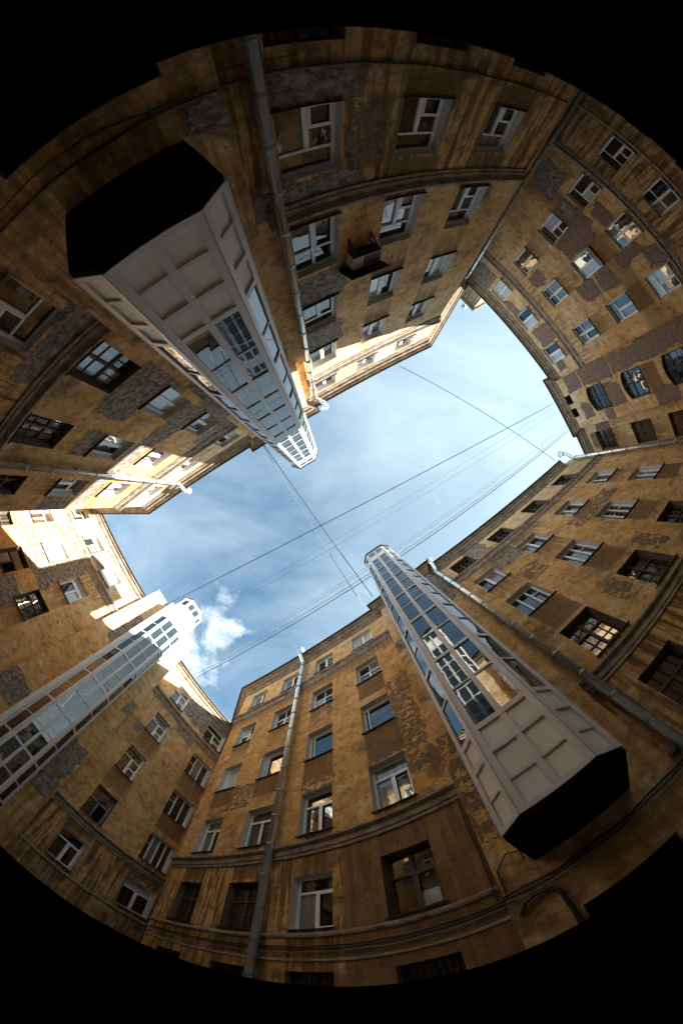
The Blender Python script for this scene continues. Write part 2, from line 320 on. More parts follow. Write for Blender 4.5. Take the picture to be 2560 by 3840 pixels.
PATCH={
'A':[('grey',-.6,1.7,4.5,5.0),('grey',-.1,1.3,8.15,9.45),('grey',-.1,1.3,11.65,13.0),('grey',.1,1.4,1.55,2.15),('grey',6.4,7.4,17.4,18.6),('dark',2.5,3.9,4.35,4.9),('dark',2.5,3.8,1.5,2.3),('dark',5.1,6.4,4.35,4.9),('dark',5.1,6.4,1.5,2.3),
     ('dark',1.7,2.3,2.2,4.4),('dark',2.5,3.8,8.95,9.5),('dark',2.45,2.5,2.2,5),('flake',1.3,2.3,2.4,4.2),('soft',1.2,2.5,16.6,18.5)],
'B':[('brick',3.6,4.6,8.5,11.0),('brick',3.3,4.0,8.0,10.2),('brick',3.8,4.6,6.6,7.4),('brick',6.15,6.6,6.6,8.3),('brick',6.8,7.4,5.6,6.6),('brick',6.2,7.1,9.4,10.4),('brick',6.1,6.9,11.0,12.2),('brick',3.7,4.6,17.9,18.5),('brick',6.4,7.5,16.6,18.1),('brick',3.8,4.4,13.7,14.8),('brick',9.0,9.5,17.7,18.2),
     ('grey',.7,1.8,6.6,8.6),('grey',2.5,3.2,8.1,8.9),('grey',.3,1.2,6.8,8.0),('grey',.4,1.9,17.2,19.2),('soft',0,10,8.0,9.2),('dark',7.6,8.9,8.1,9.2)],
'B2':[('brick',0,1.0,16.7,17.9),('brick',.1,1.0,13.6,16.2),('brick',.2,1.0,10.6,13.2),('brick',.1,1.0,7.5,10.6),('brick',.1,.8,4.5,7.5),('brick',1.7,2.8,13.5,14.5),('brick',3.1,3.5,14.9,15.5),('brick',2.9,3.5,9.2,10.8),('brick',2.2,3.0,16.8,17.5),('dark',1.3,2.9,10.0,11.0)],
'B3':[('brick',.7,1.5,18.0,18.4),('brick',0,.4,16.2,17.5)],
'G':[('grey',-.1,1.1,5.9,7.3),('grey',3.75,4.4,5.0,7.8),('grey',3.9,4.3,4.4,4.8),('grey',.9,1.2,14.2,17.8),('grey',4.4,4.7,11.6,12.6)],
'F':[('grey',2.5,4.6,16.9,18.7),('grey',4.6,6.6,18.4,19.2),('grey',6.3,6.8,16.5,19),('grey',5.2,6.2,18.5,19.1),('grey',2.9,4.1,15.0,15.5),('grey',.9,1.3,12.4,12.8),('dark',4.7,6.3,8.1,9.2),('soft',1.3,2.5,11.6,12.8),('soft',4.6,6.3,11.6,12.8),('soft',1.3,2.5,8.2,9.3),('dark',4.7,6.3,4.5,4.9),('dark',1.3,2.5,4.5,4.9)],
'C':[('grey',9.2,10.4,13.9,15.8),('grey',9.6,10.6,16.9,19.2),('grey',12.4,12.8,16.,18.6),('dark',10.6,11.75,7.9,9.35),('dark',7.85,9.0,8.1,9.35),('dark',5.0,6.2,8.2,9.35),('dark',2.15,3.35,8.2,9.35),('flake',9.3,9.9,6.2,7.7),('flake',7.0,7.6,6.6,8.2),('flake',9.6,10.4,11.2,12.6),('flake',11.9,12.2,8.4,9.4),('flake',4,7,11.6,12.8),('flake',7,11,15.0,15.6)],
'E':[('flake',9.3,10.2,6.5,12),('flake',8.2,9.3,7.6,8.4),('flake',5.6,6.9,7.7,8.3),('flake',1.9,3.2,8.0,9.4),('dark',8.15,9.4,7.9,9.45),('dark',5.62,6.85,8.3,9.4),('dark',3.25,4.45,8.4,9.4),('dark',.86,2.03,8.4,9.4),('dark',8.15,9.35,11.7,13.0),('dark',7.1,10.4,-1,4.9),('dark',.9,2.05,4.3,4.9),('dark',3.3,4.4,4.3,4.9),('soft',5.65,6.85,4.3,4.9),('soft',0,10.4,15.0,15.6)],
'I':[('grey',.8,2.3,7.75,9.2),('grey',-.1,.5,7.7,10.0),('grey',-.1,.5,11.8,14.6),('grey',3.2,4.3,8.5,9.2),('grey',.7,2.2,4.35,4.85),('grey',-.1,.6,4.1,4.8),('grey',.6,2.4,11.5,12.5),('grey',7.3,8.0,9.6,11.2),('grey',2.3,3.6,11.6,12.4),('grey',.3,2.0,14.9,15.6),('grey',3.4,7.6,11.7,12.3),('dark',.4,1.65,8.0,9.2)],
'H':[('grey',.5,2.6,11.5,12.8),('grey',1.8,2.5,13,15.6),('grey',1.6,2.6,17.,18.8),('grey',1.8,2.8,8.4,9.8),('grey',-1.8,-.7,11.5,12.8)],
'J':[('grey',3.1,3.5,1.7,2.0),('grey',2.9,3.2,11,12),('grey',-.1,.4,9.5,13.5)],
'D':[('grey',0,.5,13,13.7),('grey',3.0,3.5,14,19),('flake',0,.9,3,7)],
}
ROWH={'A':.35,'H':.2,'B':.25}
PL={k:plaster('ochre_render_'+n,PATCH.get(k,()),sd,**kw) for k,n,sd,kw in [
 ('A','north_right',1.,dict(pale0=9,pale1=17)),('E','south_left',2.,dict(base=(.83,.50,.19),base2=(.67,.37,.12),pale0=14,pale1=24)),('C','south_right',3.,dict(pale0=13,pale1=22)),('I','north_left',4.,{}),('H','west_left',5.,dict(pale0=10,pale1=18)),
 ('G','west_shaft',6.,dict(streak=.5,dripk=0.)),('F','west_right',7.,{}),('B','east',8.,dict(pale0=8,pale1=19)),('B2','east_bay',9.,dict(pale0=10,pale1=19)),('B3','east_corner',10.,dict(pale0=8,pale1=18)),('D','south_shaft',11.,dict(streak=.3,dripk=0.)),('J','north_shaft',12.,dict(streak=.55,dripk=0.))]}
PL['plain']=plaster('ochre_render_returns',(),13.,dripk=0.)

def opening_grid(mb,fr,s0,s1,z0,z1,ops):
    S=sorted({s0,s1,*[o[0] for o in ops],*[o[1] for o in ops]}); Z=sorted({z0,z1,*[o[2] for o in ops],*[o[3] for o in ops]})
    S=[s for s in S if s0<=s<=s1]; Z=[z for z in Z if z0<=z<=z1]
    for a,b in zip(S[:-1],S[1:]):
        for c,d in zip(Z[:-1],Z[1:]):
            ms,mz=(a+b)/2,(c+d)/2
            if any(o[0]<ms<o[1] and o[2]<mz<o[3] for o in ops): continue
            mb.poly([fr.P(a,0,c),fr.P(b,0,c),fr.P(b,0,d),fr.P(a,0,d)],0,[(a,c),(b,c),(b,d),(a,d)])
            up=[o[2] for o in ops if o[0]<ms<o[1] and o[2]>=d-1e-6 and o[4]!='H']
            if up: t=min(up); mb.drip[len(mb.f)-1]=[(a,t-c),(b,t-c),(b,t-d),(a,t-d)]
            else: mb.drip[len(mb.f)-1]=[(0,9)]*4
DEP=.32
def arch_z(o,t):   # height of the opening's head at fraction t
    a=o[6]; return o[3]-a+a*(1-(2*t-1)**2) if a else o[3]
def make_wall(key,bld,s0=None,s1=None,ztop=19.56):
    fr=FR[key]; s0=0 if s0 is None else s0; s1=fr.L if s1 is None else s1
    ops=[o for o in W.get(key,[]) if o[0]<s1 and o[1]>s0]; mb=MB()
    opening_grid(mb,fr,s0,s1,-CH,ztop,ops)
    for o in ops:
        a,b,c,d,st,gl,ar=o; a=max(a,s0); b=min(b,s1)
        mi=1 if st in 'LTX2GF34' else 2
        if st=='H': mi=2
        P=fr.P; n=10 if ar else 1
        for i in range(n):
            t0,t1=i/n,(i+1)/n; x0,x1=a+(b-a)*t0,a+(b-a)*t1; h0,h1=arch_z(o,t0),arch_z(o,t1)
            mb.poly([P(x0,0,h0),P(x1,0,h1),P(x1,-DEP,h1),P(x0,-DEP,h0)],mi)
            if ar: mb.poly([P(x0,0,h0),P(x1,0,h1),P(x1,0,d),P(x0,0,d)],0,[(x0,h0),(x1,h1),(x1,d),(x0,d)])
        zl,zr=arch_z(o,0),arch_z(o,1)
        mb.poly([P(a,0,c),P(a,0,zl),P(a,-DEP,zl),P(a,-DEP,c)],mi); mb.poly([P(b,0,c),P(b,0,zr),P(b,-DEP,zr),P(b,-DEP,c)],mi)
        mb.poly([P(a,0,c),P(b,0,c),P(b,-DEP,c),P(a,-DEP,c)],mi)
    w=mb.build('wall',[PL[key],M['reveal'],M['revealdark']],bld)
    for o in ops: make_window(fr,o,bld)
    return w
def make_window(fr,o,bld):
    a,b,c,d,st,gl,ar=o; w=b-a; h=d-c; f=MB(); d0,d1=-.29,-.22
    if st=='H':
        q=MB(); q.poly([fr.P(a,-DEP+.005,c),fr.P(b,-DEP+.005,c),fr.P(b,-DEP+.005,d),fr.P(a,-DEP+.005,d)]); q.build('dark_opening',M['hole'],bld); return
    fm={'O':'wood','Y':'wood','D':'wood','K':'iron'}.get(st,'pvc')
    if fm=='wood' and fr is FR['F']: fm='oldwhite'
    T=.075 if st!='O' else .07
    def V(x,z0,z1,t=T,dd=0): fr.box(f,x-t/2,x+t/2,d0,d1+dd,z0,z1)
    def Hh(z,x0,x1,t=T,dd=0): fr.box(f,x0,x1,d0,d1+dd+.003,z-t/2,z+t/2)
    V(a+T/2,c,d); V(b-T/2,c,d); Hh(c+T/2,a+T,b-T); Hh(d-T/2,a+T,b-T)
    ix0,ix1,iz0,iz1=a+T,b-T,c+T,d-T; xm=(a+b)/2; panes=[]
    def sash(x0,x1,z0,z1,t=.045):
        fr.box(f,x0,x0+t,d1,d1+.022,z0,z1);fr.box(f,x1-t,x1,d1,d1+.022,z0,z1);fr.box(f,x0+t,x1-t,d1,d1+.02,z0,z0+t);fr.box(f,x0+t,x1-t,d1,d1+.02,z1-t,z1)
    if st=='T':
        zt=c+h*.70; Hh(zt,ix0,ix1,.09,.006); V(xm,iz0,zt,.09); sash(xm+.045,ix1,iz0,zt-.045); panes=[(ix0,xm,iz0,zt),(xm,ix1,iz0,zt),(ix0,ix1,zt,iz1)]
    elif st=='2': V(xm,iz0,iz1,.10); sash(xm+.05,ix1,iz0,iz1); panes=[(ix0,xm,iz0,iz1),(xm,ix1,iz0,iz1)]
    elif st=='L':
        zt=c+h*.68; xl=a+w*.52; V(xl,iz0,zt,.11); Hh(zt,ix0,ix1,.07,.006); Hh(c+h*.36,xl,ix1,.06,.006); sash(xl+.055,ix1,iz0,c+h*.36-.03); panes=[(ix0,xl,iz0,zt),(xl,ix1,iz0,c+h*.36),(xl,ix1,c+h*.36,zt),(ix0,ix1,zt,iz1)]
    elif st in 'XY':
        zt=c+h*.62; V(xm,iz0,iz1,.09); Hh(zt,ix0,ix1,.07,.006); sash(xm+.045,ix1,iz0,zt-.035); panes=[(ix0,xm,iz0,zt),(xm,ix1,iz0,zt),(ix0,xm,zt,iz1),(xm,ix1,zt,iz1)]
    elif st=='G': V(a+w*.16,iz0,iz1,.05); Hh(d-h*.09,ix0,ix1,.05,.006); panes=[(ix0,ix1,iz0,iz1)]
    elif st=='F':
        zt=c+h*.55; V(xm,iz0,zt,.09); Hh(zt,ix0,ix1,.07,.006); V(xm,zt,iz1,.035,-.02); panes=[(ix0,xm,iz0,zt),(xm,ix1,iz0,zt),(ix0,xm,zt,iz1),(xm,ix1,zt,iz1)]
    elif st in '34':
        n=int(st)
        for k in range(1,n): V(a+w*k/n,iz0,iz1,.07)
        Hh(c+h*.62,ix0,a+w/n,.04,.006); panes=[(a+w*k/n,a+w*(k+1)/n,iz0,iz1) for k in range(n)]
    elif st=='O':
        zt=c+h*.62; Hh(zt,ix0,ix1,.085,.006); V(xm,iz0,iz1,.085); 
        for z in (c+h*.32,): Hh(z,ix0,ix1,.03,-.02)
        for x in (a+w*.27,b-w*.27): V(x,iz0 if random.random()<.5 else zt,iz1,.025,-.02)
        panes=[(ix0,xm,iz0,zt),(xm,ix1,iz0,zt),(ix0,xm,zt,iz1),(xm,ix1,zt,iz1)]
        if ar: f2=[]; fr.box(f,a,b,d0,d1-.01,d-ar-.04,d-ar+.03)
    elif st=='D':
        Hh(c+h*.55,ix0,ix1,.06,.006); V(xm,iz0,c+h*.55,.06); panes=[(ix0,xm,iz0,c+h*.5),(ix0,ix1,c+h*.55,iz1)]
        bk=MB(); bk.poly([fr.P(a,-DEP+.003,c),fr.P(b,-DEP+.003,c),fr.P(b,-DEP+.003,d),fr.P(a,-DEP+.003,d)])
    elif st=='K':
        V(xm,iz0,iz1,.05); panes=[(ix0,ix1,iz0,iz1)]
        for k in range(1,9): fr.box(f,a+w*k/9-.008,a+w*k/9+.008,-.06,-.044,c,d)
        for k in range(1,4): fr.box(f,a,b,-.064,-.06,c+h*k/4-.01,c+h*k/4+.01)
    win=f.build('window',M[fm],bld)
    q=MB()
    for x0,x1,z0,z1 in panes:
        t=random.uniform(-.006,.006)*(x1-x0); t2=random.uniform(-.010,.006)*(z1-z0); y=-.27
        if st=='Y' and x0>a+.4*w and z0<c+.5*h: q.poly([fr.P(x0+.03,-.262,z0),fr.P(x1,-.262,z0),fr.P(x1,-.262,z0+(z1-z0)*.45),fr.P(x0+.03,-.262,z0+(z1-z0)*.45)],3)
        q.poly([fr.P(x0,y-t,z0),fr.P(x1,y+t,z0),fr.P(x1,y+t+t2,z1),fr.P(x0,y-t+t2,z1)],2 if (gl=='g0' and st not in 'KO' and random.random()<.3) else 1 if (gl in('g3','g1') and random.random()<.25) else 0)
    if st=='D': q.poly([fr.P(a,-DEP+.003,c),fr.P(b,-DEP+.003,c),fr.P(b,-DEP+.003,d),fr.P(a,-DEP+.003,d)],1)
    q.build('pane',[M[gl],M['g0'] if st!='D' else M['hole'],M[random.choice(('g1','g2','g1','g3'))],M['g3']],win)
    if st not in 'K':
        s=MB(); P=fr.P; e=.05; s.hexa([P(a-e,-.22,c),P(b+e,-.22,c),P(b+e,.075,c-.035),P(a-e,.075,c-.035),P(a-e,-.22,c+.016),P(b+e,-.22,c+.016),P(b+e,.075,c-.02),P(a-e,.075,c-.02)])
        s.build('sill',M['sill'],win)

CORN=[(0,4.92),(.05,4.92),(.05,5.03),(.085,5.06),(.085,5.24),(.15,5.29),(.2,5.33),(.2,5.41),(.0,5.47)]
def strc(h): return [(d,z+h) for d,z in [(0,15.58),(.04,15.58),(.04,15.7),(.08,15.74),(.08,15.93),(.15,16.0),(.2,16.06),(.2,16.16),(0,16.26)]]
EAVE=[(0,18.80),(.05,18.80),(.05,18.90),(.09,18.94),(.09,19.06),(.2,19.14),(.24,19.22),(.24,19.29),(.38,19.36),(.40,19.42),(0,19.47)]
LIP=[(0,19.475),(.44,19.425),(.50,19.46),(.50,19.53),(0,19.58)]
LEDGE=[(0,1.93),(.05,1.95),(.07,2.0),(.07,2.07),(0,2.12)]
BAND=[(0,1.12),(.04,1.13),(.04,1.2),(0,1.22)]
def trim(bld,key,what,prof,mat,s0=None,s1=None):
    fr=FR[key]; mb=MB(); fr.extrude(mb,0 if s0 is None else s0,fr.L if s1 is None else s1,prof); mb.build(what,mat,bld)
def plain(bld,p0,p1,ztop=19.56,u0=0.,dark=False):
    mb=MB(); p0=Vector(p0);p1=Vector(p1);L=(p1-p0).length
    mb.poly([(p0.x,p0.y,0),(p1.x,p1.y,0),(p1.x,p1.y,ztop+CH),(p0.x,p0.y,ztop+CH)],0,[(u0,-CH),(u0+L,-CH),(u0+L,ztop),(u0,ztop)])
    mb.build('return_wall',PL['plain'],bld)
def body(bld,segs,rise=.95,depth=5.):
    """roof slope and rear wall behind every facade"""
    r=MB(); w=MB()
    for p0,p1 in segs:
        e_=(Vector(p1)-Vector(p0)).normalized(); f=Fr(p0,p1,(-e_.y,e_.x)); P=f.P
        r.poly([P(0,.0,19.57),P(f.L,.0,19.57),P(f.L,-depth,19.57+rise),P(0,-depth,19.57+rise)])
        w.poly([P(0,-depth,-CH),P(f.L,-depth,-CH),P(f.L,-depth,19.57+rise),P(0,-depth,19.57+rise)])
        for a in (0,f.L): w.poly([P(a,-.3,-CH),P(a,-depth,-CH),P(a,-depth,19.57+rise),P(a,-.3,19.6)])
    r.build('roof',M['roof'],bld); w.build('rear_wall',PL['plain'],bld)

NP=[(-17.0,.35),(-11.78,.30),(-4.73,-3.77),(-4.554,-3.49),(-1.513,-5.31),(-1.69,-5.6),(5.645,-10.036),(9.33,-16.36)]
EP=[(9.33,-16.36),(15.56,-8.55),(14.96,-8.23),(16.85,-5.09),(17.19,-5.19),(18.32,-3.3)]
SP=[(18.32,-3.35),(16.1,-2.9),(5.5,4.32),(5.30,4.07),(2.565,6.16),(2.8,6.43),(-5.7,12.45),(-7.23,16.63)]
WP=[(-7.23,16.63),(-10.753,10.67),(-9.96,10.16),(-12.45,6.25),(-12.77,6.4),(-18.1,-1.97)]
# north block
bn=thing('apartment_building','ochre block behind the upper-left glazed shaft, with an air conditioner on its wall','building',(-3,-6,0))
make_wall('I',bn); make_wall('J',bn); make_wall('A',bn,-.85)
for i in (0,2,4,6): plain(bn,NP[i],NP[i+1])
for k,s0,s1 in (('I',.02,None),('A',-.5,None)):
    trim(bn,k,'cornice',CORN,M['stone'],s0,s1); trim(bn,k,'string_course',strc(ROWH.get(k,0)),M['stone'],s0,s1)
mb=MB(); sweep(mb,NP,EAVE); mb.build('eaves',M['eave'],bn); mb=MB(); sweep(mb,NP,LIP); mb.build('roof_edge',M['roof'],bn)
body(bn,[(NP[1],NP[2]),(NP[2],NP[5]),(NP[5],NP[6]),(NP[6],NP[7])])
# east block
be=thing('apartment_building','ochre block with large bare brick scars and a bay of arched windows','building',(13,-11,0))
make_wall('B',be,.05,10.0); make_wall('B2',be,0,None); make_wall('B3',be)
plain(be,EP[1],EP[2]); plain(be,EP[3],EP[4])
trim(be,'B','cornice',CORN,M['stone'],.05,10.0); trim(be,'B','string_course',strc(.2),M['stone'],.05,10.0); trim(be,'B','ledge',LEDGE,M['stone'],.05,10.)
mb=MB(); sweep(mb,EP,EAVE); mb.build('eaves',M['eave'],be); mb=MB(); sweep(mb,EP,LIP); mb.build('roof_edge',M['roof'],be)
body(be,[(EP[0],EP[1]),(EP[2],EP[3]),(EP[4],EP[5])],1.9)
fr=FR['B']; mb=MB()
fr.box(mb,.0,2.0,-1.2,.0,19.6,21.7); mb.build('roof_turret',PL['B3'],be)
mb=MB(); fr.box(mb,-.1,2.1,-1.3,.10,21.7,21.8); fr.box(mb,-.16,2.16,-1.36,.16,21.8,21.95); mb.build('turret_cap',M['eave'],be)
# south block
bs=thing('apartment_building','fully shaded ochre block behind the lower-right glazed shaft','building',(4,5,0))
make_wall('E',bs); make_wall('D',bs); make_wall('C',bs)
for i in (0,2,4,6): plain(bs,SP[i],SP[i+1])
for k in 'EC':
    s1={'E':None,'C':12.7}[k]
    trim(bs,k,'cornice',CORN,M['stone'],0,s1); trim(bs,k,'string_course',strc(0),M['stone'],0,s1); trim(bs,k,'ledge',LEDGE,M['stone'],0,s1); trim(bs,k,'ledge',BAND,M['stone'],0,s1)
q=FR['C']; c0=q.p0+q.e*.85
sp=[tuple(c0)]+SP[2:]
mb=MB(); sweep(mb,sp,EAVE); mb.build('eaves',M['eave'],bs); mb=MB(); sweep(mb,sp,LIP); mb.build('roof_edge',M['roof'],bs)
body(bs,[(SP[1],SP[2]),(SP[2],SP[5]),(SP[5],SP[6]),(SP[6],SP[7])])
# west block
bw=thing('apartment_building','ochre block at the left with a taller blank sunlit wall section in the middle','building',(-12,8,0))
make_wall('H',bw,-2.9); make_wall('F',bw); make_wall('G',bw,ztop=21.4)
plain(bw,WP[1],WP[2],21.4); plain(bw,WP[3],WP[4],21.4)
for k,s0 in (('H',-2.9),('F',None)):
    trim(bw,k,'cornice',CORN,M['stone'],s0); trim(bw,k,'string_course',strc(ROWH.get(k,0)),M['stone'],s0); trim(bw,k,'ledge',LEDGE,M['stone'],s0)
for nm,prof,mt in (('eaves',EAVE,M['eave']),('roof_edge',LIP,M['roof'])):
    mb=MB(); sweep(mb,[WP[0],WP[1]],prof); mb.build(nm,mt,bw); mb=MB(); sweep(mb,[WP[4],WP[5]],prof); mb.build(nm,mt,bw)
fr=FR['G']; mb=MB(); fr.box(mb,-.06,fr.L+.06,-3.,.07,21.4,21.52); mb.build('coping',M['oldwhite'],bw)
mb=MB(); P=fr.P
for a in (0,fr.L): mb.poly([P(a,-.2,15),P(a,-3,15),P(a,-3,21.4),P(a,-.2,21.4)])
mb.poly([P(0,-3,15),P(fr.L,-3,15),P(fr.L,-3,21.4),P(0,-3,21.4)]); mb.build('rear_wall',PL['plain'],bw)
body(bw,[(WP[0],WP[1]),(WP[1],WP[4]),(WP[4],WP[5])])

# ------------------------------------------------------------------ glazed shafts
MAJ=[2.1,3.6,4.25,7.0,9.72,12.45,15.12,17.85,20.5]; TOP=23.15
def tower(o,t,n,outline,label,MAJ=MAJ,solid_to=4.3,band=20.4):
    o=Vector(o); t=Vector(t).normalized(); n=Vector(n).normalized()
    if abs(t.dot(n))>1e-3: n=(n-t*t.dot(n)).normalized()
    th=thing('glazed_lift_shaft',label,'lift shaft',(o.x,o.y,2.1+CH),'glazed lift shafts on the courtyard walls')
    pts=[o+t*a+n*b for a,b in outline]; cen=o+t*.96+n*1.0
    # underside
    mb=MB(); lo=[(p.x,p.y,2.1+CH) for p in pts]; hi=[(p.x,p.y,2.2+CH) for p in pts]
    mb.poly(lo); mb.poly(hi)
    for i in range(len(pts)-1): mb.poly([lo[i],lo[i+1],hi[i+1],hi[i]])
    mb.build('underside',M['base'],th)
    fm=MB()
    for i in range(len(pts)-1):
        a,b=pts[i],pts[i+1]; e=(b-a).normalized(); nn=Vector((-e.y,e.x))
        if nn.dot((a+b)/2-cen)<0: nn=-nn
        f=Fr(a,b,nn); L=f.L; ncol=2 if (L>1.0 and i==2) else 1
        if i in(0,4) and L>1.2: ncol=2
        pw=.105
        for x0,x1 in ((0,pw),(L-pw,L)): f.box(fm,x0,x1,-.05,.022,2.2,TOP)
        f.box(fm,0,.03,.022,.028,2.2,TOP); f.box(fm,L-.03,L,.022,.028,2.2,TOP)
        cols=[(pw,L-pw)]
        if ncol==2: f.box(fm,L/2-.055,L/2+.055,-.05,.016,2.2,TOP); cols=[(pw,L/2-.055),(L/2+.055,L-pw)]
        def hb(z,hh,dd=.018): f.box(fm,pw,L-pw,-.05,dd,z-hh/2,z+hh/2)
        hb(2.25,.1)
        for z in MAJ[1:]: hb(z,.13,.020)
        mins=([2.88] if solid_to>3 else [])+[(p_+q_)/2 for p_,q_ in zip(MAJ[:-1],MAJ[1:]) if q_-p_>2]
        for z in mins: hb(z,.065,.012)
        hb(21.75,.06,.012); hb(22.95,.4,.018)
        zs=sorted(list(MAJ)+mins+[21.75,22.75])
        for z0,z1 in zip(zs[:-1],zs[1:]):
            for c0,c1 in cols:
                solid=z1<solid_to or (z0>=band and z1<21.9)
                q=MB(); tt=random.uniform(-.0035,.0035); t2=random.uniform(-.004,.004)
                y=-.012 if not solid else -.022
                if solid: tt=t2=0
                q.poly([f.P(c0,y-tt,z0),f.P(c1,y+tt,z0),f.P(c1,y+tt+t2,z1),f.P(c0,y-tt+t2,z1)])
                q.build('panel' if solid else 'glass_pane',M['panel'] if solid else M['gt'],th)
    fm.build('frame',M['frame'],th)
    # cap with a small overhang
    mb=MB(); c3=Vector((cen.x,cen.y))
    def ring(k,z): return [(c3.x+(p.x-c3.x)*k,c3.y+(p.y-c3.y)*k,z+CH) for p in pts]
    r0,r1,r2=ring(1.0,TOP),ring(1.08,TOP+.06),ring(1.08,TOP+.16)
    for A_,B_ in ((r0,r1),(r1,r2)):
        for i in range(len(pts)): j=(i+1)%len(pts); mb.poly([A_[i],A_[j],B_[j],B_[i]])
    mb.poly(r2); mb.poly(r0); mb.build('cap',M['roof'],th)
    return th
OUT=[(0,0),(0,1.83),(.37,2.22),(1.5,2.22),(1.9,1.83),(1.92,0)]
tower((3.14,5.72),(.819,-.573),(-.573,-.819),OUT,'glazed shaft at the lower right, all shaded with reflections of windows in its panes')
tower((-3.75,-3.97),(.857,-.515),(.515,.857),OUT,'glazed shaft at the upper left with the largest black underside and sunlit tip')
T3=[(-.08,0),(-.08,.77),(.37,1.16),(1.5,1.16),(1.9,.77),(1.92,0)]
t3=tower((-11.577,7.615),(.54,.842),(.842,-.54),T3,'glazed shaft at the left edge with a pale casing strip along its side',[2.1,4.79,7.6,10.42,13.25,16.05,18.95],2.0,18.9)
f3=Fr((-11.577,7.615),(-11.577+.54,7.615+.842),(.842,-.54)); mb=MB()
for k in range(14):
    z0=2.+k*1.36; f3.box(mb,-.33,-.12,-.05,.80,z0,z0+1.35)
mb.build('side_casing',M['panel'],t3)

# ------------------------------------------------------------------ drainpipes
def pipe(fr,s,label,z0=-1.4,z1=18.7,lean=0.,d=.2,out=.42,r=.12,step=1.27,ph=0):
    b=fr.P(s,d,z0); th=thing('drainpipe',label,'drainpipe',b,'galvanised drainpipes on the courtyard walls')
    path=[fr.P(s,d,z0),fr.P(s,d,z1-.1),fr.P(s+lean*.3,d+.06,z1),fr.P(s+lean,d+out-.06,z1+.42),fr.P(s+lean,d+out,z1+.52),fr.P(s+lean,d+out,z1+.72)]
    mb=MB(); mb.tube(path,r,16); mb.build('pipe',M['zinc'],th,True)
    mb=MB(); q=Vector(path[-1]); mb.tube([q-Vector((0,0,.06)),q+Vector((0,0,.12)),q+Vector((0,0,.32)),q+Vector((0,0,.40))],r,16,rr=[r+.01,r+.02,r*1.95,r*2.0]); mb.build('funnel',M['zinc'],th,True)
    z=z0+.6+ph
    while z<z1-.2:
        mb=MB(); mb.tube([fr.P(s,d,z-.05),fr.P(s,d,z-.045),fr.P(s,d,z+.045),fr.P(s,d,z+.05)],r,16,rr=[r+.002,r+.016,r+.016,r+.002]); fr.box(mb,s-.012,s+.012,0,d-r,z-.03,z-.015)
        fr.box(mb,s-r-.05,s+r+.05,d-.02,d+.0,z-.012,z+.012)
        mb.build('collar',M['collar'],th); z+=step
pipe(FR['E'],4.84,'drainpipe running down the shaded facade at the bottom, between two window columns')
pipe(FR['C'],12.47,'thick drainpipe right beside the lower-right glazed shaft',lean=-.1)
pipe(FR['A'],-.29,'drainpipe right of the upper-left shaft, its bent top sunlit',lean=.35)
pipe(FR['I'],5.09,'drainpipe at the left edge crossing into sunlight near the roof',lean=.1)
pipe(FR['B'],.34,'drainpipe in the inner corner at the upper right, beside the brick-scarred wall',lean=0)
pipe(FR['C'],.33,'drainpipe in the inner corner at the far right below the arched windows',d=.25,lean=-.0)

# ------------------------------------------------------------------ air conditioner on the upper wall
fr=FR['A']; th=thing('air_conditioner','boxy air conditioner under a dark metal hood between the upper wall windows','air conditioner',fr.P(1.85,.3,7.35))
mb=MB(); fr.box(mb,1.39,2.3,.12,.48,7.37,7.9); mb.build('casing',M['ac'],th)
mb=MB(); fr.box(mb,1.72,2.27,.48,.49,7.41,7.86)
mb.build('fan_grille',M['acdark'],th)
mb=MB()
for k in range(7): fr.box(mb,1.42,1.69,.48,.492,7.43+k*.062,7.465+k*.062)
mb.build('louvre',M['ac'],th)
mb=MB(); fr.box(mb,1.40,2.29,.13,.47,7.362,7.37); mb.build('bottom_plate',M['acdark'],th)
for s in (1.48,2.18):
    mb=MB(); fr.box(mb,s,s+.04,0,.5,7.31,7.355); fr.box(mb,s,s+.04,0,.04,6.95,7.31)
    P=fr.P; mb.hexa([P(s,.04,6.97),P(s+.04,.04,6.97),P(s+.04,.44,7.31),P(s,.44,7.31),P(s,.04,7.01),P(s+.04,.04,7.01),P(s+.04,.40,7.31),P(s,.40,7.31)]); mb.build('bracket',M['wood'],th)
mb=MB(); P=fr.P; mb.hexa([P(1.22,0,8.35),P(2.5,0,8.35),P(2.5,.74,7.97),P(1.22,.74,7.97),P(1.22,0,8.38),P(2.5,0,8.38),P(2.5,.74,8.0),P(1.22,.74,8.0)])
mb.build('hood',M['acdark'],th)

# ------------------------------------------------------------------ wires across the court
def wire(a,b,label,r=.022,mat='wire',sag=.0,za=20.3,zb=20.3,group=None):
    a=Vector((*a,za+CH)); b=Vector((*b,zb+CH)); mb=MB(); n=14
    mb.tube([a.lerp(b,i/n)-Vector((0,0,sag*4*(i/n)*(1-i/n))) for i in range(n+1)],r,6)
    tag(mb.build('overhead_wire',M[mat]),label,'wire',group or 'wires strung across the courtyard')
wire((-10.96,6.71),(15.43,-6.97),'longest dark wire, crossing the middle of the sky from the left shaft tip')
wire((-4.23,-3.38),(2.38,5.89),'dark steep wire from behind the upper-left shaft to the lower shaft')
wire((-4.28,-3.32),(1.87,6.58),'thin grey steep wire just left of the dark steep one',.016,'thin')
wire((4.04,-8.5),(15.3,-2.87),'dark wire from the upper roof edge across the bright right part of the sky',.02)
wire((-9.5,12.11),(16.8,-5.11),'lowest dark wire, passing behind the tip of the lower-right shaft',.022)
wire((-8.78,7.42),(15.39,-6.68),'faint wire just below the middle dark wire, upper of a close pair',.008,'thin')
wire((-8.74,7.75),(15.74,-6.42),'faint wire just below the middle dark wire, lower of a close pair',.008,'thin')
wire((-9.72,11.44),(16.71,-5.64),'faint wire above the lowest dark one, uppermost of three',.009,'thin')
